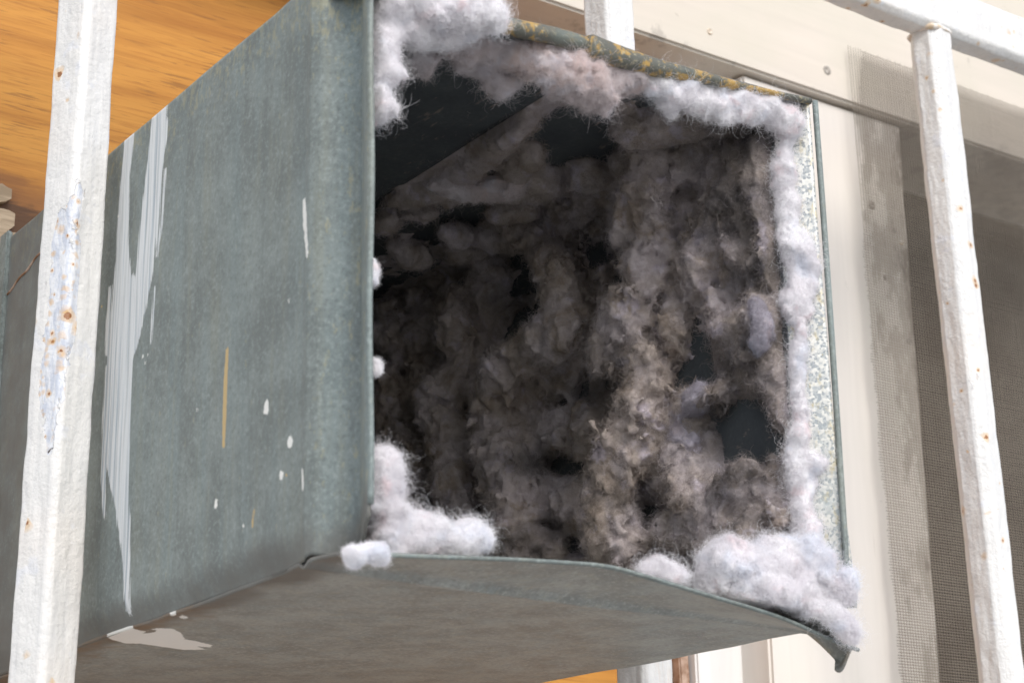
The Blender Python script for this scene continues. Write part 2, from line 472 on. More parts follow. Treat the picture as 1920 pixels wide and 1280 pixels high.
rot_c = onY(10, 400, Y_PLY)
dk = np.exp(-(((V[:, 0] - rot_c[0]) / .045) ** 2 + ((V[:, 2] - rot_c[2] + .004) / .030) ** 2)) * 1.25
mesh_obj('sheet', V, np.array([f for f in Fc]), M['ply'], ply, smooth=False, attrs={'dark': dk})
rs = random.Random(3)
for (u0, v0, u1, v1, th) in ((-70, 362, 20, 366, 52), (-80, 412, 26, 416, 62), (-90, 462, 34, 450, 44)):
    a = onY(u0, v0, Y_PLY - .003); b = onY(u1, v1, Y_PLY - .003); hh = th * mpp(b) / 2
    n = 9
    top = [(a[0] + (b[0] - a[0]) * k / n, a[2] + (b[2] - a[2]) * k / n + hh * (1 - .55 * (k / n) ** 3) + rs.uniform(-1, 1) * .0009) for k in range(n + 1)]
    bot = [(a[0] + (b[0] - a[0]) * k / n, a[2] + (b[2] - a[2]) * k / n - hh * (1 - .6 * (k / n) ** 3) + rs.uniform(-1, 1) * .0009) for k in range(n + 1)]
    ring = top + bot[::-1]
    N = len(ring)
    y0 = Y_PLY - .0035 - rs.uniform(0, .0015)
    Vv = [(x, y0, z) for x, z in ring] + [(x, Y_PLY - .0002, z) for x, z in ring]
    Ff = [tuple(range(N))[::-1]] + [(i, (i + 1) % N, (i + 1) % N + N, i + N) for i in range(N)]
    mesh_obj('splinter', Vv, Ff, M['splint'], ply, smooth=False)
frame = root(empty('window_frame', (.55, Y_FRAME, -.4), 'cream painted wooden window frame behind the metal bars, right of the duct', 'window frame'))
hz = 0.4612
def wattr(o, fn):
    me = o.data
    n = len(me.vertices); P = np.zeros(n * 3, np.float32); me.vertices.foreach_get('co', P); P = P.reshape(-1, 3) + np.array(o.parent.matrix_world.translation, np.float32)
    at = me.attributes.new('weather', 'FLOAT', 'POINT'); at.data.foreach_set('value', fn(P).astype(np.float32))
bounce_post = board('unseen_bounce_post', (-.75, Y_TRIM - .006, -.45), (-.0405, Y_PLY + .03, .4596), M['trim'], frame, .002, seed=9)  # unseen post added at the left to bounce neutral light onto the duct
wattr(bounce_post, lambda P: P[:, 0] * 0)
hd = board('header', (-.7, Y_FRAME - .006, hz), (1.35, .46, hz + .35), M['header'], frame, .002, seed=1)
wattr(hd, lambda P: .55 * sstep(.60, .66, P[:, 0]) * sstep(.53, .49, P[:, 2] - .05 * (P[:, 0] - .64)) + .35 * sstep(.485, .463, P[:, 2]))
xl0, xl1 = onY(1448, 1280, Y_FRAME)[0], onY(1400, 240, Y_FRAME)[0]
xr0, xr1 = onY(1765, 1280, Y_FRAME)[0], onY(1690, 240, Y_FRAME)[0]
def skew_c(co):
    t = (co.z - .035) / .40
    s = (co.x - .515) / .16
    co.x += ((xl1 - xl0) * (1 - s) + (xr1 - xr0) * s) * max(-1, min(1.2, t)) * .9
    return co
cs = board('casing', (xl0, Y_FRAME, -.45), (xr0, Y_FRAME + .05, hz - .0015), M['casing'], frame, .002, seed=2, skew=skew_c)
wattr(cs, lambda P: (.42 * sstep(.60, .65, P[:, 0])) + .30 * sstep(.10, .36, P[:, 2]) * sstep(.60, .65, P[:, 0]) + .55 * sstep(.650, .676, P[:, 0] - .028 * (P[:, 2] - .03)) )
tx0, tx1 = onY(1308, 1280, Y_TRIM)[0], onY(1407, 1280, Y_TRIM)[0]
tr = board('inner_trim', (tx0, Y_TRIM, -.45), (tx1 + .03, Y_TRIM + .03, hz - .004), M['trim'], frame, .0015, seed=3)
wattr(tr, lambda P: P[:, 0] * 0)
ed = board('edge_strip', (tx0 - .0085, Y_TRIM + .006, -.45), (tx0 - .0004, Y_PLY + .02, hz - .006), M['edge'], frame, .001, seed=4)
pane = board('dark_backing_pane', (xr0 - .05, Y_FRAME + .085, -.45), (1.35, Y_FRAME + .09, hz - .002), M['dark'], frame, .0, cut=.2, wob=0)  # opaque sheet coloured near black, standing in for the unlit room

for k, (u, v, r, Y) in enumerate(((1550, 132, 9, Y_FRAME - .006), (1330, 60, 6, Y_FRAME - .006), (1634, 384, 8, Y_FRAME), (1690, 455, 5, Y_FRAME), (1660, 520, 5, Y_FRAME), (1795, 195, 7, Y_FRAME - .006), (1705, 640, 6, Y_FRAME))):
    c = onY(u, v, Y); rr = r * mpp(c); n = 14
    V = [(c[0], Y - .0004, c[2])]; Fn = []
    for q, (f, dy) in enumerate(((.55, -.0005), (.75, -.0012), (1.0, -.0008), (1.15, .0006))):
        V += [(c[0] + rr * f * math.cos(2 * math.pi * a / n) * (1 + .12 * math.sin(3 * a + k)), Y + dy, c[2] + rr * f * math.sin(2 * math.pi * a / n)) for a in range(n)]
    Fn = [(0, 1 + (a + 1) % n, 1 + a) for a in range(n)]
    for q in range(3):
        Fn += [(1 + q * n + a, 1 + q * n + (a + 1) % n, 1 + (q + 1) * n + (a + 1) % n, 1 + (q + 1) * n + a) for a in range(n)]
    mesh_obj('nail_head', V, Fn, M['weld'] if k % 2 else M['edge_dull'], frame)

# insect screen: real wires, woven at 1.75 mm
scr = root(empty('insect_screen', (.8, Y_FRAME - .009, -.4), 'grey wire insect screen tacked over the frame and dark window at right', 'insect screen'))
Ys = Y_FRAME - .010
xs_l = lambda z: np.interp(z, [-.42, .041, .2, .35, .43, .504], [onY(1720, 1700, Ys)[0] - .012, onY(1690, 1280, Ys)[0], onY(1650, 850, Ys)[0], onY(1628, 560, Ys)[0], onY(1620, 300, Ys)[0], onY(1615, 115, Ys)[0]]) + .0012 * np.sin(z * 90)
pitch, wr = .00195, .00029
ztop = .505
segs = []
z = -.42
jr = random.Random(9)
while z < ztop:
    zz = z + jr.uniform(-1, 1) * .00012
    x0 = float(xs_l(zz)) + jr.uniform(-.0006, .0012)
    segs.append(((x0, zz), (1.05, zz), 0)); z += pitch
x = .62
while x < 1.05:
    # a vertical wire only where the screen's ragged left edge allows
    zs_ = np.linspace(-.42, ztop, 60); ok = zs_[xs_l(zs_) <= x]
    if len(ok):
        xx = x + jr.uniform(-1, 1) * .00012
        zt = ztop - max(0, (x - .655)) * 0.0 + jr.uniform(-.0006, .0012)
        if x < .70: segs.append(((xx, ok.min()), (xx, zt), 1))
        else: segs.append(((xx, -.42), (xx, zt), 1))
    x += .0026
Vv, Ff = [], []
for (a, b, k) in segs:
    i = len(Vv)
    dx, dz = (0, wr) if k == 0 else (wr, 0)
    y = Ys - (.0002 if k else 0)
    for (px, pz) in (a, b):
        Vv += [(px - dx, y, pz - dz), (px, y - wr, pz), (px + dx, y, pz + dz), (px, y + wr, pz)]
    Ff += [(i + q, i + (q + 1) % 4, i + 4 + (q + 1) % 4, i + 4 + q) for q in range(4)]
o = mesh_obj('wire_mesh', Vv, np.array(Ff), M['wire'], scr, smooth=False)
tag(o, kind='stuff')

# ------------------------------------------------------------------ security grille: rail and bars
gr = root(empty('security_grille', (.3, Y_BAR, -.3), 'white painted steel bars hanging from a rail, spotted with rust', 'window bars'))
def bar(name, p0, p1, wdt, dep, yaw, mat, seed=0, horiz=False, attr_fn=None, ch=.11):
    """chamfered square bar from p0 to p1 with lumpy hand-brushed paint"""
    p0, p1 = np.array(p0, float), np.array(p1, float)
    L = np.linalg.norm(p1 - p0); d = (p1 - p0) / L
    n = int(L / .0013)
    prof = []
    a, b, c = wdt / 2, dep / 2, ch * wdt
    pts = [(-a + c, -b), (a - c, -b), (a, -b + c), (a, b - c), (a - c, b), (-a + c, b), (-a, b - c), (-a, -b + c)]
    for i in range(8):
        q0, q1 = np.array(pts[i]), np.array(pts[(i + 1) % 8])
        m_ = 14 if i % 2 == 0 else 3
        for k in range(m_): prof.append(q0 + (q1 - q0) * k / m_)
    prof = np.array(prof); m_ = len(prof)
    cy, sy = math.cos(yaw), math.sin(yaw)
    prof = prof @ np.array([[cy, sy], [-sy, cy]])
    t = np.linspace(0, 1, n + 1)
    V = np.zeros((n + 1, m_, 3))
    for i in range(3): V[:, :, i] = (p0[i] + (p1 - p0)[i] * t)[:, None]
    if horiz: V[:, :, 2] += -prof[None, :, 0]; V[:, :, 1] += prof[None, :, 1]
    else: V[:, :, 0] += prof[None, :, 0]; V[:, :, 1] += prof[None, :, 1]
    ctr = (p0[None] + (p1 - p0)[None] * t[:, None])[:, None, :]
    nr = V - ctr; nr /= np.linalg.norm(nr, axis=2, keepdims=True)
    s = (1, 1, .35) if not horiz else (.35, 1, 1)
    Q = V * np.array(s)
    disp = fbm(Q[..., 0] + seed, Q[..., 1], Q[..., 2], 60, 3, off=seed) * .00038 + fbm(Q[..., 0] + seed, Q[..., 1], Q[..., 2], 190, 3, off=seed + 5) * .0004
    V = V + nr * disp[..., None]
    V = V.reshape(-1, 3)
    Fq = []
    i = np.arange(n)[:, None] * m_; j = np.arange(m_)[None, :]
    A = (i + j).ravel(); B = (i + (j + 1) % m_).ravel()
    Fq = np.stack([A, B, B + m_, A + m_], 1)
    at = attr_fn(V) if attr_fn else {}
    for k in ('worn', 'stain_bounce', 'edge'): at.setdefault(k, np.zeros(len(V)))
    at.setdefault('chip', np.full(len(V), -.01))
    return mesh_obj(name, V, Fq, mat, gr, attrs=at)

def to_px(V):
    q = (V - CAM) @ MR
    return np.stack([960 - F_PX * q[:, 0] / q[:, 2], 640 + F_PX * q[:, 1] / q[:, 2]], 1)
def px_marks(V, strokes, ctr, half=.020):
    """marks on the two faces of a bar that look towards the lens, placed where the photo shows them (metres, positive inside)"""
    front = ((V[:, 0] - ctr) + .9 * (V[:, 1] - Y_BAR)) < .004
    sd = strokes_sd(to_px(V), strokes, lambda u, v: np.array([u, v], float)) * mpp((ctr, Y_BAR, .1))
    return np.where(front, np.clip(sd, -.01, .01), -.01)
def strokes_sd(P2, strokes, conv):
    """signed distance field (positive inside) of painted strokes; strokes are pixel polylines [(u, v, width)]"""
    best = np.full(len(P2), -1e3)
    for st in strokes:
        pts = []
        for (u, v, wd) in st:
            a, b = conv(u - wd / 2, v), conv(u + wd / 2, v)
            pts.append(((a + b) / 2, np.linalg.norm(b - a) / 2))
        if len(pts) == 1: pts = pts * 2
        for (p, r), (q, s) in zip(pts[:-1], pts[1:]):
            d = q - p; L2 = d @ d + 1e-12
            t = np.clip(((P2 - p) @ d) / L2, 0, 1)
            dist = np.linalg.norm(P2 - p - t[:, None] * d, axis=1)
            best = np.maximum(best, r + (s - r) * t - dist)
    return best
def left_attr(V):
    w_ = px_marks(V, [[(152, 342, 12), (150, 370, 22), (136, 402, 48), (126, 440, 58), (128, 480, 54), (120, 520, 58), (118, 560, 54), (112, 620, 58), (106, 680, 54), (100, 740, 44), (96, 800, 26), (93, 845, 12)]], -.033)
    ch = px_marks(V, [[(161, 402, 4), (163, 412, 5), (164, 422, 4)], [(152, 500, 3), (153, 508, 5)], [(90, 848, 4), (98, 840, 3)]], -.033)
    st = px_marks(V, [[(122, 58, 8)], [(148, 62, 8), (146, 70, 8)], [(150, 425, 16)], [(95, 640, 12)], [(126, 632, 10)], [(30, 1210, 6)], [(40, 1110, 4), (38, 1140, 4)]], -.033)
    return {'worn': np.clip(.5 + w_ / .006, -.3, 1.0), 'edge': np.full(len(V), .025), 'chip': ch, 'stain_bounce': np.clip(.55 + st / .005, -.3, 1.0)}
# left bar: the photo shows its two visible faces between these pixels
lt0, lt1 = onY(118, 0, Y_BAR), onY(214, 0, Y_BAR); lb0, lb1 = onY(20, 1280, Y_BAR), onY(135, 1280, Y_BAR)
cx_t, cx_b = (lt0[0] + lt1[0]) / 2, (lb0[0] + lb1[0]) / 2
def upto(cxb, zb, cxt, zt, z): return cxb + (cxt - cxb) * (z - zb) / (zt - zb)
weld_x = []
zR0, zR1 = float(onY(1755, 70, Y_BAR)[2]), float(onY(1882, 17, Y_BAR - .008)[2])
def vbar(pt0, pt1, pb0, pb1, yaw, seed, fn, wd, ch=.11):
    zt, zb = (pt0[2] + pt1[2]) / 2, (pb0[2] + pb1[2]) / 2
    xt, xb = (pt0[0] + pt1[0]) / 2, (pb0[0] + pb1[0]) / 2
    f = lambda z: upto(xb, zb, xt, zt, z)
    weld_x.append(f(zR0))
    return bar('bar', (f(-.35), Y_BAR, -.35), (f(zR0 + .002), Y_BAR, zR0 + .002), wd, wd, yaw, M['bar'], seed, attr_fn=fn, ch=ch)
vbar(lt0, lt1, lb0, lb1, math.radians(22), 1, left_attr, .0205)
def mid_attr(V):
    return {'stain_bounce': 1.0 * np.exp(-((V[:, 2] - .005) / .02) ** 2) * sstep(.285, .292, V[:, 0]) * .6, 'edge': np.full(len(V), .05)}
vbar(onY(1100, 20, Y_BAR), onY(1180, 20, Y_BAR), onY(1167, 1260, Y_BAR), onY(1250, 1260, Y_BAR), math.radians(5), 2, mid_attr, .0215)
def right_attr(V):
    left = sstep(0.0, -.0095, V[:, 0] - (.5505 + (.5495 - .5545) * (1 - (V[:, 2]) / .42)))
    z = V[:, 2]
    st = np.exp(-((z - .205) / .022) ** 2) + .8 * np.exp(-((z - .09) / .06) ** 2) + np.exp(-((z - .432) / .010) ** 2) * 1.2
    back = sstep(Y_BAR + .002, Y_BAR + .012, V[:, 1])  # rear edge tinted brown for warm bounced light, besides the rust stains
    return {'stain_bounce': left * (st * (.3 + .6 * back) + .25 * back), 'edge': np.full(len(V), .04)}
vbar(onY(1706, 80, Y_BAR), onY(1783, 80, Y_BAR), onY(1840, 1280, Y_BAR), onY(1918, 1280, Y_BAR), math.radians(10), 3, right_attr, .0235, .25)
bar('rail', (-.5, Y_BAR - .001, (zR0 + zR1) / 2), (1.0, Y_BAR - .001, (zR0 + zR1) / 2 - .001), zR1 - zR0, .019, 0, M['bar'], 6, horiz=True, attr_fn=lambda V: {'edge': np.full(len(V), .045)}, ch=.10)
for bx in weld_x:
    V = []; n1, n2 = 22, 10
    for i in range(n1):
        a = 2 * math.pi * i / n1
        for j in range(n2):
            b = 2 * math.pi * j / n2
            R = .0110 * (abs(math.cos(a)) ** 4 + abs(math.sin(a)) ** 4) ** -.25
            r = .0015 * (1 + .5 * math.sin(3 * a + bx * 60))
            V.append((bx + (R + r * math.cos(b)) * math.cos(a), Y_BAR + (R + r * math.cos(b)) * math.sin(a), zR0 - .0005 + r * math.sin(b)))
    Fq = [(i * n2 + j, ((i + 1) % n1) * n2 + j, ((i + 1) % n1) * n2 + (j + 1) % n2, i * n2 + (j + 1) % n2) for i in range(n1) for j in range(n2)]
    mesh_obj('weld', V, Fq, M['weld'], gr)

# ------------------------------------------------------------------ the vent duct
duct = root(empty('vent_duct', (W / 2, .2, 0), 'square galvanised metal vent duct jutting out between the bars, choked with lint', 'vent duct'))
# side panel seen from the left
ys = np.concatenate([np.linspace(-.009, .045, 55), np.linspace(.0464, .40, 250)])
ny, nz = len(ys), 170
zt = np.linspace(0, 1, nz)
Yg, Tg = np.meshgrid(ys, zt, indexing='ij')
def side_profile(y):
    # flat sheet, a soft bead turning inwards, then the strip that flares to the front edge
    return np.interp(y, [-.009, -.006, .004, .0075, .010, .013, .022, .027, .032, .06], [.0010, .0016, .0062, .0086, .0090, .0074, -.0006, -.0022, -.0010, 0])
zbot = np.interp(ys, [-.009, -.004, .002, .008, .014, .024, .03, .4], [.0085, .0040, .0004, -.0012, -.0010, .0016, .0006, .0004])
Zg = zbot[:, None] + (H - .0005 - zbot[:, None]) * Tg
Xg = side_profile(Yg) + fbm(Yg, Zg, Zg * 0, 9, 3, off=3) * .0011 * sstep(.03, .08, Yg)
Xg = Xg + .0035 * sstep(.016, .0, Zg) ** 2 * sstep(.02, .05, Yg)      # rolled lower corner
P2 = np.stack([Yg.ravel(), Zg.ravel()], 1)
cx = lambda u, v: onX(u, v, 0)[[1, 2]]
paint = [[(300, 205, 26), (292, 300, 30), (280, 420, 34), (270, 520, 32), (262, 580, 24), (256, 625, 16)],
         [(243, 262, 15), (235, 340, 16), (231, 420, 20), (229, 470, 22), (229, 540, 34), (228, 620, 46), (222, 740, 46), (222, 850, 42), (228, 930, 26), (234, 1000, 18), (236, 1060, 13), (237, 1140, 9)],
         [(246, 540, 20), (252, 590, 30), (250, 640, 20), (247, 675, 6)],
         [(206, 540, 4), (203, 600, 8), (200, 660, 6)], [(200, 690, 5), (197, 780, 9), (194, 900, 9), (197, 965, 5)],
         [(312, 228, 6), (309, 262, 8), (307, 290, 3)], [(310, 320, 4), (303, 420, 5), (296, 480, 3)], [(291, 540, 3), (286, 600, 5), (283, 640, 3)],
         [(211, 770, 6), (208, 870, 8), (214, 925, 5)]]
drip = [[(575, 380, 7), (578, 420, 10), (582, 460, 8), (585, 480, 7)], [(500, 757, 8), (500, 768, 10)], [(547, 828, 12)], [(530, 890, 9)], [(574, 882, 6), (576, 915, 7)],
        [(545, 565, 5)], [(403, 944, 8)], [(455, 985, 4)], [(370, 768, 4)], [(222, 405, 3)], [(278, 665, 3)], [(268, 670, 4)], [(273, 680, 3)]]
tan = [[(426, 655, 5), (422, 720, 7), (420, 780, 7), (418, 835, 5)], [(540, 890, 4)], [(475, 955, 4), (472, 985, 4)], [(636, 700, 4)], [(655, 890, 4)], [(190, 575, 3)]]
Zr, Yr = Zg.ravel(), Yg.ravel()
attrs = {'paint': np.maximum(strokes_sd(P2, paint, cx), -.01), 'drip': np.maximum(strokes_sd(P2, drip, cx), -.01), 'tan': np.maximum(strokes_sd(P2, tan, cx), -.01),
         'dirt_tone': .80 * sstep(.030, .002, Zr) + (.75 * sstep(.225, .27, Yr)) + .35 * sstep(.02, -.01, Yr) * sstep(.06, 0, Zr),  # grime along the lower edge; darker towards the rear as well
         'rust': .40 * sstep(.012, .0, Zr) * sstep(.10, .22, Yr),
         'rim': .9 * sstep(.18, .222, Zr) + .55 * sstep(.05, .0, Yr)}
side = mesh_obj('side_panel', np.stack([Xg.ravel(), Yr, Zr], 1), grid_faces(ny, nz), M['side'], duct, attrs=attrs)
solid(side, .0011, 1)
# bottom panel with its bent front lip
lipx = [0, .0068, .0426, .074, .1171, .1371, .1736, .2009, .2135, .2306, .258]
lipz = [-.0026, -.0028, -.0003, .0019, .0039, .0017, -.003, -.0063, -.0084, -.0125, -.0185]
xs = np.linspace(.0034, .2535, 200); ys = np.concatenate([np.linspace(0, .055, 45), np.linspace(.0565, .40, 170)])
Xg, Yg = np.meshgrid(xs, ys, indexing='ij')
edge = np.interp(xs, lipx, lipz)
k = np.ones(17) / 17; edge = np.convolve(np.pad(edge, 8, 'edge'), k, 'valid')
crease = np.interp(xs, [0, .045, .13, .18, .255], [.030, .034, .040, .040, .044])
t = np.clip(1 - Yg / crease[:, None], 0, 1)
Zg = edge[:, None] * t + .0022 * np.exp(-((Yg - crease[:, None]) / .004) ** 2) * -1
xr = np.interp(ys, [0, .02, .045, .118, .22, .4], [.2310, .246, .2535, .2495, .2425, .233])
xl = np.interp(ys, [0, .026, .05], [-.0012, -.0010, .0034])
Xg = xl[None, :] + (Xg - xs[0]) / (xs[-1] - xs[0]) * (xr - xl)[None, :]
Zg = Zg + fbm(Xg, Yg, Xg * 0, 11, 3, off=8) * .0010 * sstep(.03, .09, Yg)
P2 = np.stack([Xg.ravel(), Yg.ravel()], 1)
cz = lambda u, v: onZ(u, v, 0)[[0, 1]]
poly = np.array([cz(u, v + 6) for u, v in ((193, 1180), (205, 1174), (222, 1176), (240, 1168), (252, 1174), (268, 1180), (296, 1172), (325, 1174), (342, 1184), (346, 1194), (366, 1197), (398, 1203), (396, 1207), (368, 1206), (388, 1211), (345, 1213), (300, 1208), (262, 1203), (235, 1203), (210, 1196), (196, 1188))])
def poly_sd(P, R):
    best = np.full(len(P), 1e9); ins = np.zeros(len(P), bool)
    for p, q in zip(R, np.roll(R, -1, 0)):
        d = q - p; t = np.clip(((P - p) @ d) / (d @ d), 0, 1)
        best = np.minimum(best, np.linalg.norm(P - p - t[:, None] * d, axis=1))
        c_ = ((p[1] > P[:, 1]) != (q[1] > P[:, 1])) & (P[:, 0] < (q[0] - p[0]) * (P[:, 1] - p[1]) / (q[1] - p[1] + 1e-12) + p[0])
        ins ^= c_
    return np.where(ins, best, -best)
hole = np.array([cz(u, v) for u, v in ((268, 1190), (276, 1184), (292, 1182), (290, 1187), (278, 1190))])
spots = [np.array([cz(u + a, v + b) for a, b in ((-9, 0), (0, -6), (9, 1), (1, 6))]) for u, v in ((322, 1150), (344, 1156))]
blob_sd = np.minimum(poly_sd(P2, poly), -poly_sd(P2, hole))
for sp_ in spots: blob_sd = np.maximum(blob_sd, poly_sd(P2, sp_))
blob_sd = np.clip(blob_sd, -.01, .01)
Xr, Yr = Xg.ravel(), Yg.ravel()
attrs = {'paint': np.full(len(Xr), -.01), 'drip': blob_sd, 'tan': np.full(len(Xr), -.01),
         'dirt_tone': .95 * sstep(.035, .0, Xr) + .25 * fbm(Xr, Yr, Xr * 0, 30, 3, off=2),
         'rust': .70 * sstep(.05, .0, Xr) * sstep(.06, .14, Yr), 'rim': np.zeros(len(Xr))}
bot = mesh_obj('bottom_panel', np.stack([Xr, Yr, Zg.ravel()], 1), grid_faces(len(xs), len(ys))[:, ::-1], M['bottom'], duct, attrs=attrs)
solid(bot, .0012, -1)
# far wall of the duct: dark inside, front strip flared outwards and bare
ys = np.concatenate([np.linspace(.0006, .045, 40), np.linspace(.047, .72, 120)]); zz = np.linspace(.0008, H - .001, 120)
Yg, Zg = np.meshgrid(ys, zz, indexing='ij')
inx = np.interp(Yg, [-.002, .001, .0095, .0125, .016, .05], [.0016, -.0006, -.0096, -.0118, -.0124, -.0124])
Xg = W + inx + fbm(Yg, Zg, Zg * 0, 10, 2, off=1) * .0008 + .016 * sstep(.09, -.003, Zg) * 0.35
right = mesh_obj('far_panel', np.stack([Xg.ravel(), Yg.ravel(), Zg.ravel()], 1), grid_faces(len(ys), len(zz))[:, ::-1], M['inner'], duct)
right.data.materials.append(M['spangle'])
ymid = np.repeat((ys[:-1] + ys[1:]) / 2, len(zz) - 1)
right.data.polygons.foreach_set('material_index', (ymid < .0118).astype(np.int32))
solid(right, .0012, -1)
def far_x(y, z):
    return W - .0124 + .0056 * sstep(.09, -.003, z)
# top: two overlapping sheets, the left one lapped under the right
def flat(name, x0, x1, z0, y0, y1, mat, seed, flip=False, sl=0.0):
    xs_ = np.linspace(x0, x1, 40); ys_ = np.linspace(y0, y1, 120)
    Xg, Yg = np.meshgrid(xs_, ys_, indexing='ij')
    Zg = z0 - (.0024 + sl * (W - Xg)) * sstep(.05, 0, Yg) + fbm(Xg, Yg, Xg * 0, 12, 2, off=seed) * .0006
    o = mesh_obj(name, np.stack([Xg.ravel(), Yg.ravel(), Zg.ravel()], 1), grid_faces(40, 120)[:, ::-1], mat, duct)
    return o
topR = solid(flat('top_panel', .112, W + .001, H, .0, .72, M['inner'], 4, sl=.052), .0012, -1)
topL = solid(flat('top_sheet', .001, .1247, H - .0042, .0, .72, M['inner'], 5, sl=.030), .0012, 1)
# back end and hidden far run, so the duct is closed
bm = bmesh.new(); box_bm(bm, (-.001, .722, -.002), (W + .002, .726, H + .002)); me = bpy.data.meshes.new('end_plate')
bmesh.ops.translate(bm, verts=bm.verts, vec=Vector((-W / 2, -.2, 0))); bm.to_mesh(me); bm.free(); me.materials.append(M['inner'])
o = bpy.data.objects.new('end_plate', me); col.objects.link(o); o.parent = duct
def sheet(name, pts, mat, t=.0012):
    o = mesh_obj(name, pts, [(0, 1, 2, 3)], mat, duct, smooth=False)
    return solid(o, t, 0)
sheet('rear_side', [(.0012, .3995, .001), (.0012, .722, .001), (.0012, .722, H), (.0012, .3995, H)], M['inner'])
sheet('rear_bottom', [(.001, .3995, .001), (W, .3995, .001), (W, .722, .001), (.001, .722, .001)], M['inner'])
# joint band where the next length of duct is slipped on, and its lengthwise crease
def ribbon(name, pts, r, mat, par=duct, seg=8, closed=False, rfn=None):
    """rolled metal rod along pts"""
    pts = np.array(pts, float); n = len(pts)
    T = np.gradient(pts, axis=0); T /= np.linalg.norm(T, axis=1, keepdims=True)
    up = np.array([0, 0, 1.0]); A = np.cross(T, up)
    bad = np.linalg.norm(A, axis=1) < .2
    A[bad] = np.cross(T[bad], np.array([0, 1.0, 0]))
    A /= np.linalg.norm(A, axis=1, keepdims=True); B = np.cross(T, A)
    V = []
    for i in range(n):
        rr = rfn(i / (n - 1)) if rfn else (r, r)
        for k in range(seg):
            a = 2 * math.pi * k / seg
            V.append(pts[i] + A[i] * rr[0] * math.cos(a) + B[i] * rr[1] * math.sin(a))
    Fq = [(i * seg + k, i * seg + (k + 1) % seg, (i + 1) * seg + (k + 1) % seg, (i + 1) * seg + k) for i in range(n - 1) for k in range(seg)]
    Fq += [tuple(range(seg))[::-1], tuple(range((n - 1) * seg, n * seg))]
    return mesh_obj(name, V, Fq, mat, par)
bm = bmesh.new(); box_bm(bm, (-.0022, .335, -.002), (.001, .345, H + .003), .0008); me = bpy.data.meshes.new('joint_band')
bmesh.ops.translate(bm, verts=bm.verts, vec=Vector((-W / 2, -.2, 0))); bm.to_mesh(me); bm.free(); me.materials.append(M['plain'])
o = bpy.data.objects.new('joint_band', me); col.objects.link(o); o.parent = duct
ribbon('crease', [(-.0002, y, .2035 - .012 * (y - .27) / .06 + .0006 * math.sin(y * 300)) for y in np.linspace(.262, .334, 20)], .0006, M['edge'])
# hems on the front edges
tr_ = lambda u, v, Y=.0: onY(u, v, Y)
def path(pix, Y, n=40):
    P = np.array([onY(u, v, Y) for u, v in pix]); s = np.linspace(0, 1, len(P)); q = np.linspace(0, 1, n)
    P = np.stack([np.interp(q, s, P[:, i]) for i in range(3)], 1)
    for _ in range(3): P[1:-1] = (P[:-2] + 2 * P[1:-1] + P[2:]) / 4
    return P
ribbon('top_hem', path([(690, -28), (800, 2), (900, 34), (960, 52), (1040, 68), (1112, 90)], .0), .004, M['hem'], seg=12, rfn=lambda t: (.0035, .0036))
P = path([(1100, 88), (1150, 104), (1230, 128), (1300, 142), (1400, 166), (1518, 190)], -.0015)
ribbon('top_hem', P, .004, M['hem'], seg=12, rfn=lambda t: (.0048 - .003 * t, (.0058 - .0044 * min(1, t * 1.15)) * (1 if t > .02 else .8)))
ribbon('far_hem', path([(1528, 190), (1545, 420), (1560, 640), (1577, 900), (1587, 1060), (1590, 1120)], .0), .0013, M['plain'], seg=10)
ribbon('side_hem', [(.0018 + .0004 * math.sin(z * 60), -.0092, z) for z in np.linspace(.0125, H, 60)], .0011, M['plain'], seg=10)
P = np.stack([xs * .2310 / xs[-1], np.full(len(xs), -.0004), edge + .0006], 1)
ribbon('lip_hem', P[4:], .0008, M['plain'], seg=8)
# curled tab torn from the lower far corner
tp = [(1495, 1152, .006), (1540, 1164, .004), (1575, 1190, .002), (1598, 1212, .0), (1590, 1224, -.002)]
ctr = np.array([onY(u, v, Y) for u, v, Y in tp])
V = []; nw = 8
q = np.linspace(0, 1, 14); s = np.linspace(0, 1, len(ctr))
cc = np.stack([np.interp(q, s, ctr[:, i]) for i in range(3)], 1)
for i, t in enumerate(q):
    hw = .011 * (1 - .72 * t ** 1.5)
    for j in range(nw):
        e = j / (nw - 1)
        V.append(cc[i] + np.array([-.001 * e, .015 * e * (1 - .55 * t), -.0065 * math.sin(e * 2.2) * t + .003 * e * (1 - t)]) + np.array([0, 0, 0]))
solid(mesh_obj('torn_tab', V, grid_faces(14, nw), M['bottom'], duct, attrs={k_: np.full(len(V), -.01 if k_ in ('paint', 'drip', 'tan') else .5) for k_ in ('paint', 'drip', 'tan', 'dirt_tone', 'rust', 'rim')}), .0011, 0)

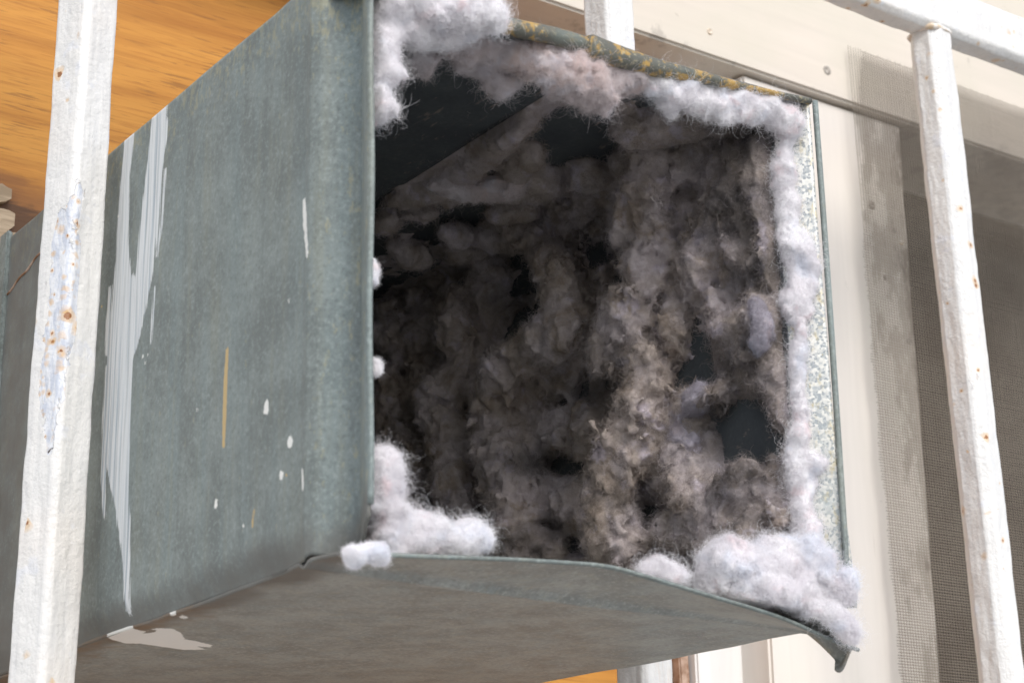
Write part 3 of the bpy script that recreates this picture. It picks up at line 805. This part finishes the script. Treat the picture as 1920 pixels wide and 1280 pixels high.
# ------------------------------------------------------------------ lint
def surface_nets(D, o, h):
    """mesh of the zero level of the grid D (negative inside): vertices and quads"""
    s = D < 0
    nx, ny, nz = D.shape
    cnt = np.zeros((nx - 1, ny - 1, nz - 1), np.float32); acc = np.zeros((nx - 1, ny - 1, nz - 1, 3), np.float32)
    sl = lambda a, d: slice(d, a - 1 + d)
    for ax in range(3):
        for p in range(4):
            off0 = [0, 0, 0]; oth = [a for a in range(3) if a != ax]
            off0[oth[0]] = p & 1; off0[oth[1]] = p >> 1
            off1 = list(off0); off1[ax] = 1
            A = D[sl(nx, off0[0]), sl(ny, off0[1]), sl(nz, off0[2])]; B = D[sl(nx, off1[0]), sl(ny, off1[1]), sl(nz, off1[2])]
            cr = (A < 0) != (B < 0)
            t = np.where(cr, A / np.where(A - B == 0, 1, A - B), 0)
            cnt += cr
            for k in range(3):
                acc[..., k] += np.where(cr, t if k == ax else off0[k], 0)
    act = cnt > 0
    idx = np.full(act.shape, -1, np.int64); ii = np.argwhere(act); idx[act] = np.arange(len(ii))
    V = (ii + acc[act] / cnt[act][:, None]) * h + np.array(o)
    Q = []
    for ax in range(3):
        a = [slice(None)] * 3; b = [slice(None)] * 3
        a[ax] = slice(0, -1); b[ax] = slice(1, None)
        ch = s[tuple(a)] != s[tuple(b)]
        o1, o2 = [(1, 2), (2, 0), (0, 1)][ax]
        e = np.argwhere(ch)
        ok = (e[:, o1] > 0) & (e[:, o2] > 0) & (e[:, o1] < D.shape[o1] - 1) & (e[:, o2] < D.shape[o2] - 1)
        e = e[ok]
        inside = s[tuple(a)][tuple(e.T)]
        def at(d1, d2):
            f = e.copy(); f[:, o1] += d1; f[:, o2] += d2
            return idx[tuple(f.T)]
        q = np.stack([at(-1, -1), at(0, -1), at(0, 0), at(-1, 0)], 1)
        q[~inside] = q[~inside][:, ::-1]
        Q.append(q)
    return V, np.concatenate(Q)

def smin(a, b, k):
    h_ = np.clip(.5 + .5 * (b - a) / k, 0, 1)
    return b * (1 - h_) + a * h_ - k * h_ * (1 - h_)

class Field:
    def __init__(s, lo, hi, h):
        s.lo = np.array(lo, float); s.h = h
        s.n = np.ceil((np.array(hi) - s.lo) / h).astype(int) + 1
        ax = [s.lo[i] + np.arange(s.n[i]) * h for i in range(3)]
        s.X, s.Y, s.Z = [g_.astype(np.float32) for g_ in np.meshgrid(*ax, indexing='ij')]
        s.D = np.full(s.n, .03, np.float32)
    def ball(s, c, r, k, sq=(1, 1, 1)):
        m_ = r + k + .004
        i0 = np.maximum(0, np.floor((c - m_ - s.lo) / s.h).astype(int)); i1 = np.minimum(s.n, np.ceil((c + m_ - s.lo) / s.h).astype(int) + 1)
        if (i1 <= i0).any(): return
        q = tuple(slice(a, b) for a, b in zip(i0, i1))
        d = np.sqrt(((s.X[q] - c[0]) / sq[0]) ** 2 + ((s.Y[q] - c[1]) / sq[1]) ** 2 + ((s.Z[q] - c[2]) / sq[2]) ** 2) - r
        s.D[q] = smin(s.D[q], d.astype(np.float32), k)
    def chain(s, pts, k, step=.5):
        for (p, r), (q, t) in zip(pts[:-1], pts[1:]):
            L = np.linalg.norm(q - p); n = max(1, int(L / (min(r, t) * step)))
            for i in range(n): s.ball(p + (q - p) * i / n, r + (t - r) * i / n, k)
        s.ball(pts[-1][0], pts[-1][1], k)
    def noise(s, amp, f, octv=4, off=0.0, band=.02, billow=0.0, st=(1, 1, 1)):
        m_ = np.abs(s.D) < band
        x, y, z = s.X[m_] * st[0], s.Y[m_] * st[1], s.Z[m_] * st[2]
        n = fbm(x, y, z, f, octv, off)
        if billow: n = n * (1 - billow) + (1 - 2.4 * np.abs(fbm(x, y, z, f * .8, octv, off + 31))) * billow * -1
        s.D[m_] += n * amp
    def mesh(s):
        for ax in range(3):           # close the solid at the walls of its box
            a = [slice(None)] * 3; a[ax] = 0; s.D[tuple(a)] = np.maximum(s.D[tuple(a)], .001)
            a[ax] = -1; s.D[tuple(a)] = np.maximum(s.D[tuple(a)], .001)
        return surface_nets(s.D, s.lo, s.h)

def relax(V, Q, n=1):
    for _ in range(n):
        S = np.zeros_like(V); C = np.zeros(len(V))
        for a, b in ((0, 1), (1, 2), (2, 3), (3, 0)):
            np.add.at(S, Q[:, a], V[Q[:, b]]); np.add.at(C, Q[:, a], 1)
            np.add.at(S, Q[:, b], V[Q[:, a]]); np.add.at(C, Q[:, b], 1)
        V = V * .5 + .5 * S / np.maximum(C, 1)[:, None]
    return V

def biggest(V, Q, minv=60):
    """drop loose crumbs: keep connected pieces with at least minv vertices"""
    lab = np.arange(len(V))
    for _ in range(400):
        m_ = lab[Q].min(1)
        new = lab.copy()
        for k in range(4): np.minimum.at(new, Q[:, k], m_)
        new = new[new]
        if (new == lab).all(): break
        lab = new
    c = np.bincount(lab, minlength=len(V))
    keep = c[lab] >= minv
    q = keep[Q[:, 0]]
    Q = Q[q]
    re = np.cumsum(keep) - 1
    return V[keep], re[Q]

def fibres(V, Q, n, mat, parent, seed, L=(.003, .008), rad=.00006, lift=.45, curl=.9, K=7, weight=None, name='fibres', kind='stuff', keep=None, attr=None):
    rg = np.random.default_rng(seed)
    T = np.concatenate([Q[:, [0, 1, 2]], Q[:, [0, 2, 3]]])
    A, B, C = V[T[:, 0]], V[T[:, 1]], V[T[:, 2]]
    N = np.cross(B - A, C - A); ar = np.linalg.norm(N, axis=1) + 1e-15
    N /= ar[:, None]
    ctr = (A + B + C) / 3
    # what the lens side of the duct can see gets the fibres
    face = np.einsum('ij,ij->i', CAM - ctr, N) > -.25 * np.linalg.norm(CAM - ctr, axis=1)
    wgt = ar * face
    if weight is not None: wgt = wgt * weight(ctr)
    pick = rg.choice(len(T), n, p=wgt / wgt.sum())
    a, b = rg.random(n), rg.random(n); fl = a + b > 1; a[fl] = 1 - a[fl]; b[fl] = 1 - b[fl]
    P = A[pick] + (B[pick] - A[pick]) * a[:, None] + (C[pick] - A[pick]) * b[:, None]
    Nn = N[pick]
    flow = np.stack([fbm(P[:, 0], P[:, 1], P[:, 2], 110, 2, off=seed * 2.1 + k * 40) for k in range(3)], 1)
    D = Nn * lift + flow * 1.0 + rg.normal(0, .55, (n, 3))
    D /= np.linalg.norm(D, axis=1, keepdims=True)
    ln = (L[0] + (L[1] - L[0]) * rg.random(n) ** 2)[:, None]
    out = np.zeros((n, K, 3), np.float32)
    P = P - Nn * .0006
    out[:, 0] = P
    axis = rg.normal(0, 1, (n, 3))
    for k in range(1, K):
        D = D + np.cross(axis, D) * curl * .75 + rg.normal(0, .45 * curl, (n, 3)) - Nn * (.22 * k / K)
        D /= np.linalg.norm(D, axis=1, keepdims=True)
        P = P + D * ln / (K - 1)
        out[:, k] = P
    off = np.array(parent.matrix_world.translation) if parent else np.zeros(3)
    sel = keep(out) if keep else np.ones(n, bool)
    out = out[sel]; n = len(out)
    hc = bpy.data.hair_curves.new(name)
    hc.add_curves([K] * n)
    hc.attributes['position'].data.foreach_set('vector', (out - off).astype(np.float32).ravel())
    ra = hc.attributes.get('radius') or hc.attributes.new('radius', 'FLOAT', 'POINT')
    taper = np.linspace(1, .45, K)[None, :] * (rad * (.6 + .8 * rg.random(n)))[:, None]
    ra.data.foreach_set('value', taper.astype(np.float32).ravel())
    if attr:
        at = hc.attributes.new('grime_shade', 'FLOAT', 'CURVE'); at.data.foreach_set('value', attr(out[:, 0].astype(np.float64)).astype(np.float32))
    hc.materials.append(mat)
    o = bpy.data.objects.new(name, hc); col.objects.link(o)
    if parent: o.parent = parent
    o['kind'] = kind
    return o

# --- lining inside the duct: thick ribs on the far wall and felt on the ceiling
h = .0013
F1 = Field((W - .062, .004, .0035), (W + .002, .42, H - .001), h)
t0 = .0030 + .0065 * fbm(F1.X * 0, F1.Y, F1.Z, 34, 4, off=11)
for (u, v, r, dep) in ((1405, 780, 40, .010), (1415, 850, 40, .010), (1420, 260, 30, .006),
                  (1065, 872, 22, .02), (1105, 870, 18, .02), (1070, 1020, 20, .02), (975, 865, 14, .02), (1105, 735, 26, .010), (745, 700, 26, .016), (735, 780, 34, .016),
                  (985, 540, 26, .012), (1150, 480, 20, .012), (1210, 660, 20, .004), (1230, 960, 16, .01), (1010, 1000, 16, .01), (1180, 940, 14, .008),
                  (1138, 430, 22, .011), (1135, 560, 22, .011), (990, 490, 24, .011), (995, 600, 24, .011), (1122, 800, 18, .011), (872, 640, 20, .011), (880, 550, 20, .011), (800, 690, 22, .011), (905, 905, 14, .011), (1000, 965, 14, .011), (765, 830, 30, .02), (757, 910, 26, .02), (1215, 885, 18, .011), (1085, 740, 24, .011), (925, 610, 16, .02)):
    c = onX(u, v, W - .008); rr = r * mpp(c)
    t0 -= dep * np.exp(-(((F1.Y - c[1]) / (rr * 1.7)) ** 2 + ((F1.Z - c[2]) / rr) ** 2))
t0 += .0035 * sstep(.09, .05, F1.Y)
t0 -= .03 * sstep(.0145, .0100, F1.Y)
F1.D = (far_x(F1.Y, F1.Z) - F1.X - t0).astype(np.float32)
def wall_stroke(pts, prot, k=.006):
    F1.chain([(onX(u, v, W - .007 - prot), r * mpp(onX(u, v, W - prot))) for u, v, r in pts], k)
wall_stroke([(1225, 300, 26), (1215, 390, 34), (1205, 470, 30), (1195, 540, 28), (1170, 600, 34), (1160, 645, 38), (1190, 700, 34), (1195, 760, 38), (1172, 830, 32), (1155, 900, 30), (1145, 960, 34), (1155, 1040, 40)], .027)
for u, v, r in ((1290, 300, 40), (1350, 280, 34), (1265, 400, 42), (1335, 410, 38), (1250, 500, 42), (1325, 515, 40), (1275, 590, 42), (1345, 590, 32), (1245, 640, 34), (1370, 370, 26)):
    wall_stroke([(u, v, r), (u + 8, v + 18, r * .8)], .009)
wall_stroke([(1412, 540, 10), (1422, 580, 15), (1430, 610, 16), (1420, 650, 10)], .007)
for u, v, r in ((1240, 775, 24), (1290, 755, 28), (1340, 745, 26), (1275, 820, 30), (1300, 880, 34), (1315, 940, 36), (1365, 930, 28), (1395, 900, 18), (1345, 1000, 40), (1255, 1000, 34), (1205, 1045, 30), (1410, 1000, 26), (1230, 700, 26), (1455, 960, 14), (1400, 1050, 34)):
    wall_stroke([(u, v, r), (u - 6, v + 14, r * .8)], .013)
wall_stroke([(905, 418, 18), (955, 432, 20), (1005, 462, 22), (1042, 500, 24), (1052, 560, 26), (1062, 620, 30), (1015, 642, 32), (960, 690, 34), (925, 740, 34), (912, 800, 34), (935, 860, 36), (955, 930, 36), (965, 1010, 36)], .027)
for u, v, r in ((970, 770, 40), (1015, 720, 40), (1055, 690, 34), (1000, 820, 34), (1050, 805, 30), (1020, 925, 32), (1065, 935, 28), (1000, 890, 24), (1090, 620, 30), (1090, 560, 26), (1080, 480, 26), (1110, 800, 24), (1095, 960, 26), (1040, 1040, 24), (1120, 540, 20), (1130, 420, 24)):
    wall_stroke([(u, v, r), (u + 6, v + 16, r * .8)], .011)
wall_stroke([(835, 560, 22), (862, 620, 26), (852, 700, 26), (825, 760, 30), (836, 830, 32), (856, 900, 32), (872, 970, 30), (882, 1040, 28)], .024)
wall_stroke([(900, 500, 20), (920, 540, 20), (905, 600, 22), (890, 660, 22)], .012)
wall_stroke([(735, 590, 24), (750, 650, 26), (742, 750, 24), (775, 870, 26), (790, 960, 28), (800, 1040, 26)], .020)
wall_stroke([(780, 560, 20), (800, 620, 22), (790, 690, 22), (780, 780, 22)], .014)
wall_stroke([(1180, 330, 26), (1100, 390, 26), (1040, 420, 24), (960, 400, 20)], .014)
F1.D[F1.X > far_x(F1.Y, F1.Z) + .001] = .01
F1.noise(.0066, 58, 4, off=4, billow=.1, st=(1, 1, .8))
F1.noise(.0034, 150, 4, off=7, band=.014, st=(1, 1, .85))
F1.noise(.0020, 360, 3, off=9, band=.007)
V1, Q1 = F1.mesh()
V1, Q1 = biggest(relax(V1, Q1), Q1, 120)

F2 = Field((.004, .004, H - .034), (W - .004, .42, H + .001), h)
t0 = -.0022 + .0042 * fbm(F2.X, F2.Y, F2.Z * 0, 30, 4, off=21) + .004 * sstep(.17, .215, F2.X)
t0 = np.where(F2.X < .1255, t0 - .0045 + .0050 * sstep(.17, .26, F2.Y), t0)
t0 -= .005 * sstep(.06, .03, F2.Y)
c = onZ(1090, 262, H); t0 -= .012 * np.exp(-(((F2.X - c[0]) / .022) ** 2 + ((F2.Y - c[1]) / .024) ** 2))
F2.D = (H - .0012 - np.where(F2.X < .1255, .0042, 0) - F2.Z - t0).astype(np.float32)
def ceil_stroke(pts, prot=.004, k=.006):
    F2.chain([(onZ(u, v, H - prot), r * mpp(onZ(u, v, H))) for u, v, r in pts], k)
for st in ([(985, 215, 20), (945, 245, 26), (915, 275, 28), (890, 310, 24), (850, 335, 18), (790, 350, 12), (730, 362, 8)], [(1000, 290, 26), (960, 320, 30), (1020, 335, 30)], [(830, 352, 14), (890, 352, 20), (950, 352, 20), (1010, 348, 22)],
           [(1090, 320, 28), (1150, 335, 30), (1190, 370, 30)], [(1160, 300, 20), (1210, 290, 28)], [(1180, 240, 24), (1260, 230, 26), (1340, 225, 24), (1430, 235, 20)], [(1100, 380, 24), (1180, 400, 26)]):
    ceil_stroke(st)
for st in ([(725, 405, 20), (735, 420, 16)], [(775, 398, 14), (820, 400, 10)], [(770, 430, 12)], [(830, 430, 12), (870, 440, 14)], [(740, 470, 12), (790, 480, 10)], [(860, 470, 16), (900, 470, 12)], [(930, 400, 12), (1000, 395, 14)]):
    ceil_stroke(st, .007, .004)
F2.D[(F2.X < .1262) & (F2.Y < .20)] = np.maximum(F2.D[(F2.X < .1262) & (F2.Y < .20)], .002)
F2.noise(.0040, 75, 4, off=14, billow=.1, st=(1, .35, 1))
F2.noise(.0009, 280, 2, off=19, band=.006)
V2, Q2 = F2.mesh()
V2, Q2 = biggest(relax(V2, Q2), Q2, 60)
VV = np.concatenate([V1, V2]); QQ = np.concatenate([Q1, Q2 + len(V1)])
def grime_shade(P):
    """grimy dark felt, plus shade painted into the hollows between the ribs"""
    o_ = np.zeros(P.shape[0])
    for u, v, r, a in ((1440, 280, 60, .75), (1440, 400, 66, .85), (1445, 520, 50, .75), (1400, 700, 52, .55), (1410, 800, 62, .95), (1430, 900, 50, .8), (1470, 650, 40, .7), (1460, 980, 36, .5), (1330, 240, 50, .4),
                       (1240, 690, 36, .5), (1070, 875, 40, .7), (1060, 1020, 40, .5), (1130, 740, 40, .5), (1000, 560, 34, .5), (1150, 470, 36, .5), (1250, 960, 34, .5), (735, 740, 60, .6), (1090, 265, 60, .7)):  # mostly hollows between ribs, their shade put into the colour
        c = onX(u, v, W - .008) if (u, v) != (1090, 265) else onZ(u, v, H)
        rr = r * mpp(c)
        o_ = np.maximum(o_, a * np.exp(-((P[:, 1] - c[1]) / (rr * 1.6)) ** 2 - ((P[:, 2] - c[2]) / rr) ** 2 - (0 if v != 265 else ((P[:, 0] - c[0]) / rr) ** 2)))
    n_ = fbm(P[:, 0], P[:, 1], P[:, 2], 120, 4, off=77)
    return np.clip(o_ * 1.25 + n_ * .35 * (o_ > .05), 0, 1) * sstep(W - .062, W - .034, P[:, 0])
lining = mesh_obj('lint_lining', VV, QQ, M['dusty'], attrs={'grime_shade': grime_shade(VV)})
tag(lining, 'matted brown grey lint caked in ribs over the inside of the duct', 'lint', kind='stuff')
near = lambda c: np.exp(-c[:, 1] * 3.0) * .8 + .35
fibres(VV, QQ, 380000, M['dusty'], lining, 3, L=(.003, .0105), rad=.00005, lift=.5, weight=near, attr=grime_shade)

# --- loose tufts round the mouth: each its own clump
def put_ball(u, v, r, Y):
    if isinstance(Y, str):            # clinging to the lined far wall
        p = onZ(u, v, H - .010) if Y == 'c' else onX(u, v, W - float(Y))
        return p, r * .78 * mpp(p)
    if Y is None:                     # lying on the flared strip of the far panel
        best = min(np.linspace(-.002, .03, 120), key=lambda y: abs(onY(u, v, y)[0] - (W + .0006 - .0131 * min(y, .0100) / .0125 - .25 * r * mpp(onY(u, v, y)))))
        Y = best
    p = onY(u, v, Y)
    return p, r * .78 * mpp(p)
def clump(label, chains, mat, seed, nf, k=.005, amp=.0022, f=110, L=(.002, .0056), lift=.34, vox=.0008, rad=.00004, lip=True, xmin=None, long=True, group='lint clumps round the duct mouth', under_rim=False):
    """chains: lists of (pixel u, pixel v, radius in pixels, depth Y)"""
    pts = [[put_ball(*b) for b in ch] for ch in chains]
    allp = np.array([p for ch in pts for p, r in ch]); mr = max(r for ch in pts for p, r in ch) + .006
    fld = Field(allp.min(0) - mr, allp.max(0) + mr, vox)
    for ch in pts: fld.chain(ch, k)
    fld.noise(amp * 1.9, f * .75, 5, off=seed, billow=.15)
    fld.noise(amp * .8, f * 2.2, 4, off=seed + 3, band=.007)
    if lip: fld.D = np.maximum(fld.D, (np.interp(fld.X, lipx, lipz) + .0022 - fld.Z) * (fld.X < W)).astype(np.float32)
    if under_rim: fld.D = np.maximum(fld.D, fld.Z - np.interp(fld.X, [.006, .0667, .108, .2276], [.2108, .2120, .2138, .2188])).astype(np.float32)
    if xmin is not None: fld.D = np.maximum(fld.D, xmin - fld.X).astype(np.float32)
    V, Q = fld.mesh()
    V, Q = biggest(relax(V, Q), Q, 40)
    o = mesh_obj('lint_clump', V, Q, mat)
    tag(o, label, 'lint', group)
    ok = None
    if lip: ok = lambda P: ~((P[..., 2] < np.interp(P[..., 0], lipx, lipz) + .0016) & (P[..., 0] < W) & (P[..., 1] > -.004)).any(1) & ~((P[..., 0] < .0098) if xmin is not None else (P[..., 0] < -9)).any(1)
    fibres(V, Q, int(nf * 2.1), mat, o, seed, L=L, lift=lift, rad=rad, keep=ok)
    if not long: return o
    fibres(V, Q, int(nf * .25), mat, o, seed + 70, L=(.006, .013), lift=.06, rad=rad * .8, curl=.5, K=8, keep=ok)
    fibres(V, Q, int(nf * .05), mat, o, seed + 50, L=(.005, .011), lift=.5, rad=rad * .6, curl=.6, K=10, keep=ok)
    return o
clump('large pale lint clump in the upper left corner of the duct mouth',
      [[(712, -10, 40, .004), (760, -2, 46, .002), (820, 6, 44, 0), (880, 18, 34, -.002), (925, 36, 22, -.004)], [(720, 30, 36, .006), (770, 44, 32, .008), (830, 50, 24, .008), (880, 52, 18, .004)], [(722, 70, 34, .006), (720, 110, 30, .006), (714, 150, 24, .006), (708, 185, 15, .006), (705, 215, 8, .006)]],
      M['clean'], 31, 26000, xmin=.0118)
clump('dusty pink lint roll hanging under the corroded top rim overlap',
      [[(790, 112, 18, .030), (800, 118, 16, .030)], [(850, 86, 24, .022), (900, 86, 25, .018), (960, 98, 28, .014), (1020, 122, 32, .010), (1070, 146, 35, .006), (1100, 168, 34, .004), (1122, 186, 22, .004)], [(870, 122, 20, .030), (920, 134, 20, .028), (960, 150, 16, .026)], [(1080, 130, 24, .008), (1150, 148, 26, .006), (1195, 154, 22, .006)]],
      M['mid'], 32, 24000, under_rim=True)
clump('fluffy white lint band under the right half of the top rim',
      [[(1215, 158, 18, .006), (1260, 170, 26, .005), (1310, 182, 28, .005), (1365, 192, 28, .005), (1420, 200, 26, .005), (1462, 216, 22, .005), (1480, 240, 14, .006)]],
      M['clean'], 33, 16000, under_rim=True)
clump('long pale lint strip running down the right edge of the duct mouth',
      [[(1474, 250, 14, None), (1468, 300, 15, None), (1470, 350, 19, None), (1476, 400, 22, None), (1484, 450, 24, None), (1492, 510, 24, None), (1492, 560, 22, None), (1497, 620, 20, None), (1500, 680, 17, None), (1499, 740, 17, None), (1500, 800, 19, None), (1500, 850, 20, None), (1499, 900, 17, None), (1502, 960, 20, None), (1510, 1010, 24, None)], [(1516, 856, 16, None), (1534, 866, 11, None)], [(1495, 440, 16, None), (1512, 490, 18, None), (1514, 540, 15, None)]],
      M['clean'], 34, 26000, amp=.0016, L=(.002, .005), k=.003)
clump('big white lint mound heaped in the lower right corner of the duct mouth',
      [[(1335, 1075, 26, .012), (1370, 1060, 34, .010), (1420, 1062, 40, .006), (1470, 1060, 44, .004), (1520, 1052, 42, .002), (1545, 1075, 36, .0)], [(1400, 1092, 24, .004), (1460, 1108, 26, .002), (1510, 1112, 26, .0)], [(1560, 1092, 24, -.004), (1592, 1096, 20, -.006), (1604, 1084, 12, -.006)]],
      M['clean'], 35, 36000, amp=.0026)
clump('dirty white lint scrap lying over the torn metal tab',
      [[(1520, 1134, 20, -.003), (1545, 1144, 20, -.005), (1562, 1156, 20, -.006), (1582, 1174, 21, -.007), (1595, 1194, 17, -.007)]],
      M['clean'], 36, 7000, k=.003, amp=.0012, lip=False)
clump('white lint drift rising from the lower left corner of the duct mouth',
      [[(708, 870, 14, .012), (716, 905, 26, .012), (724, 950, 36, .012), (745, 995, 42, .010), (790, 1010, 36, .010), (835, 1020, 28, .010), (870, 1012, 20, .010), (884, 996, 10, .010)]],
      M['clean'], 37, 20000, amp=.0024, xmin=.0105)
clump('small rounded white lint ball poking out beneath the side panel corner',
      [[(660, 1042, 27, -.008), (674, 1042, 27, -.008)], [(698, 1036, 27, -.009), (706, 1032, 22, -.009)]],
      M['clean'], 38, 6000, k=.002, amp=.0013, L=(.0015, .0038), lip=False, long=False)
clump('low pointed lint tuft on the bottom lip beside the big mound',
      [[(1205, 1068, 10, .012), (1228, 1062, 16, .012), (1250, 1074, 13, .011), (1282, 1086, 8, .010)]],
      M['clean'], 39, 4500, k=.003, amp=.0014)
clump('tiny bluish lint wisp behind the left edge, lower of two',
      [[(700, 676, 5, .010), (706, 688, 6, .010), (704, 698, 4, .010)]],
      M['clean'], 41, 900, k=.002, amp=.0008, L=(.002, .004), long=False)
clump('tiny bluish lint wisp behind the left edge, upper of two',
      [[(697, 490, 4, .010), (701, 506, 5, .010), (699, 528, 4, .010)]],
      M['clean'], 42, 900, k=.002, amp=.0008, L=(.002, .004), long=False)


clump('small pale lilac wisp on the far inner wall near the right edge strip',
      [[(1412, 560, 10, '.022'), (1422, 585, 13, '.022'), (1430, 615, 14, '.022'), (1424, 650, 10, '.022')]],
      M['lilac'], 43, 3500, k=.003, amp=.0014, L=(.002, .005), lip=False, long=False, group='lint lumps inside the duct')
clump('ragged grey lilac lint lump low on the far inner wall above the big mound',
      [[(1330, 738, 16, '.020'), (1300, 760, 20, '.022'), (1270, 790, 18, '.022'), (1285, 830, 24, '.022'), (1296, 880, 24, '.022')], [(1390, 900, 12, '.018'), (1372, 935, 20, '.020'), (1352, 975, 22, '.022')]],
      M['lilac'], 44, 9000, k=.003, amp=.0020, L=(.002, .006), lip=False, long=False, group='lint lumps inside the duct')
clump('soft pinkish lint ridge lying along the ceiling of the duct',
      [[(820, 350, 12, 'c'), (870, 354, 18, 'c'), (920, 356, 19, 'c'), (965, 350, 14, 'c')]],
      M['mid'], 45, 5000, k=.003, amp=.0016, L=(.002, .006), lip=False, long=False, group='lint lumps inside the duct')
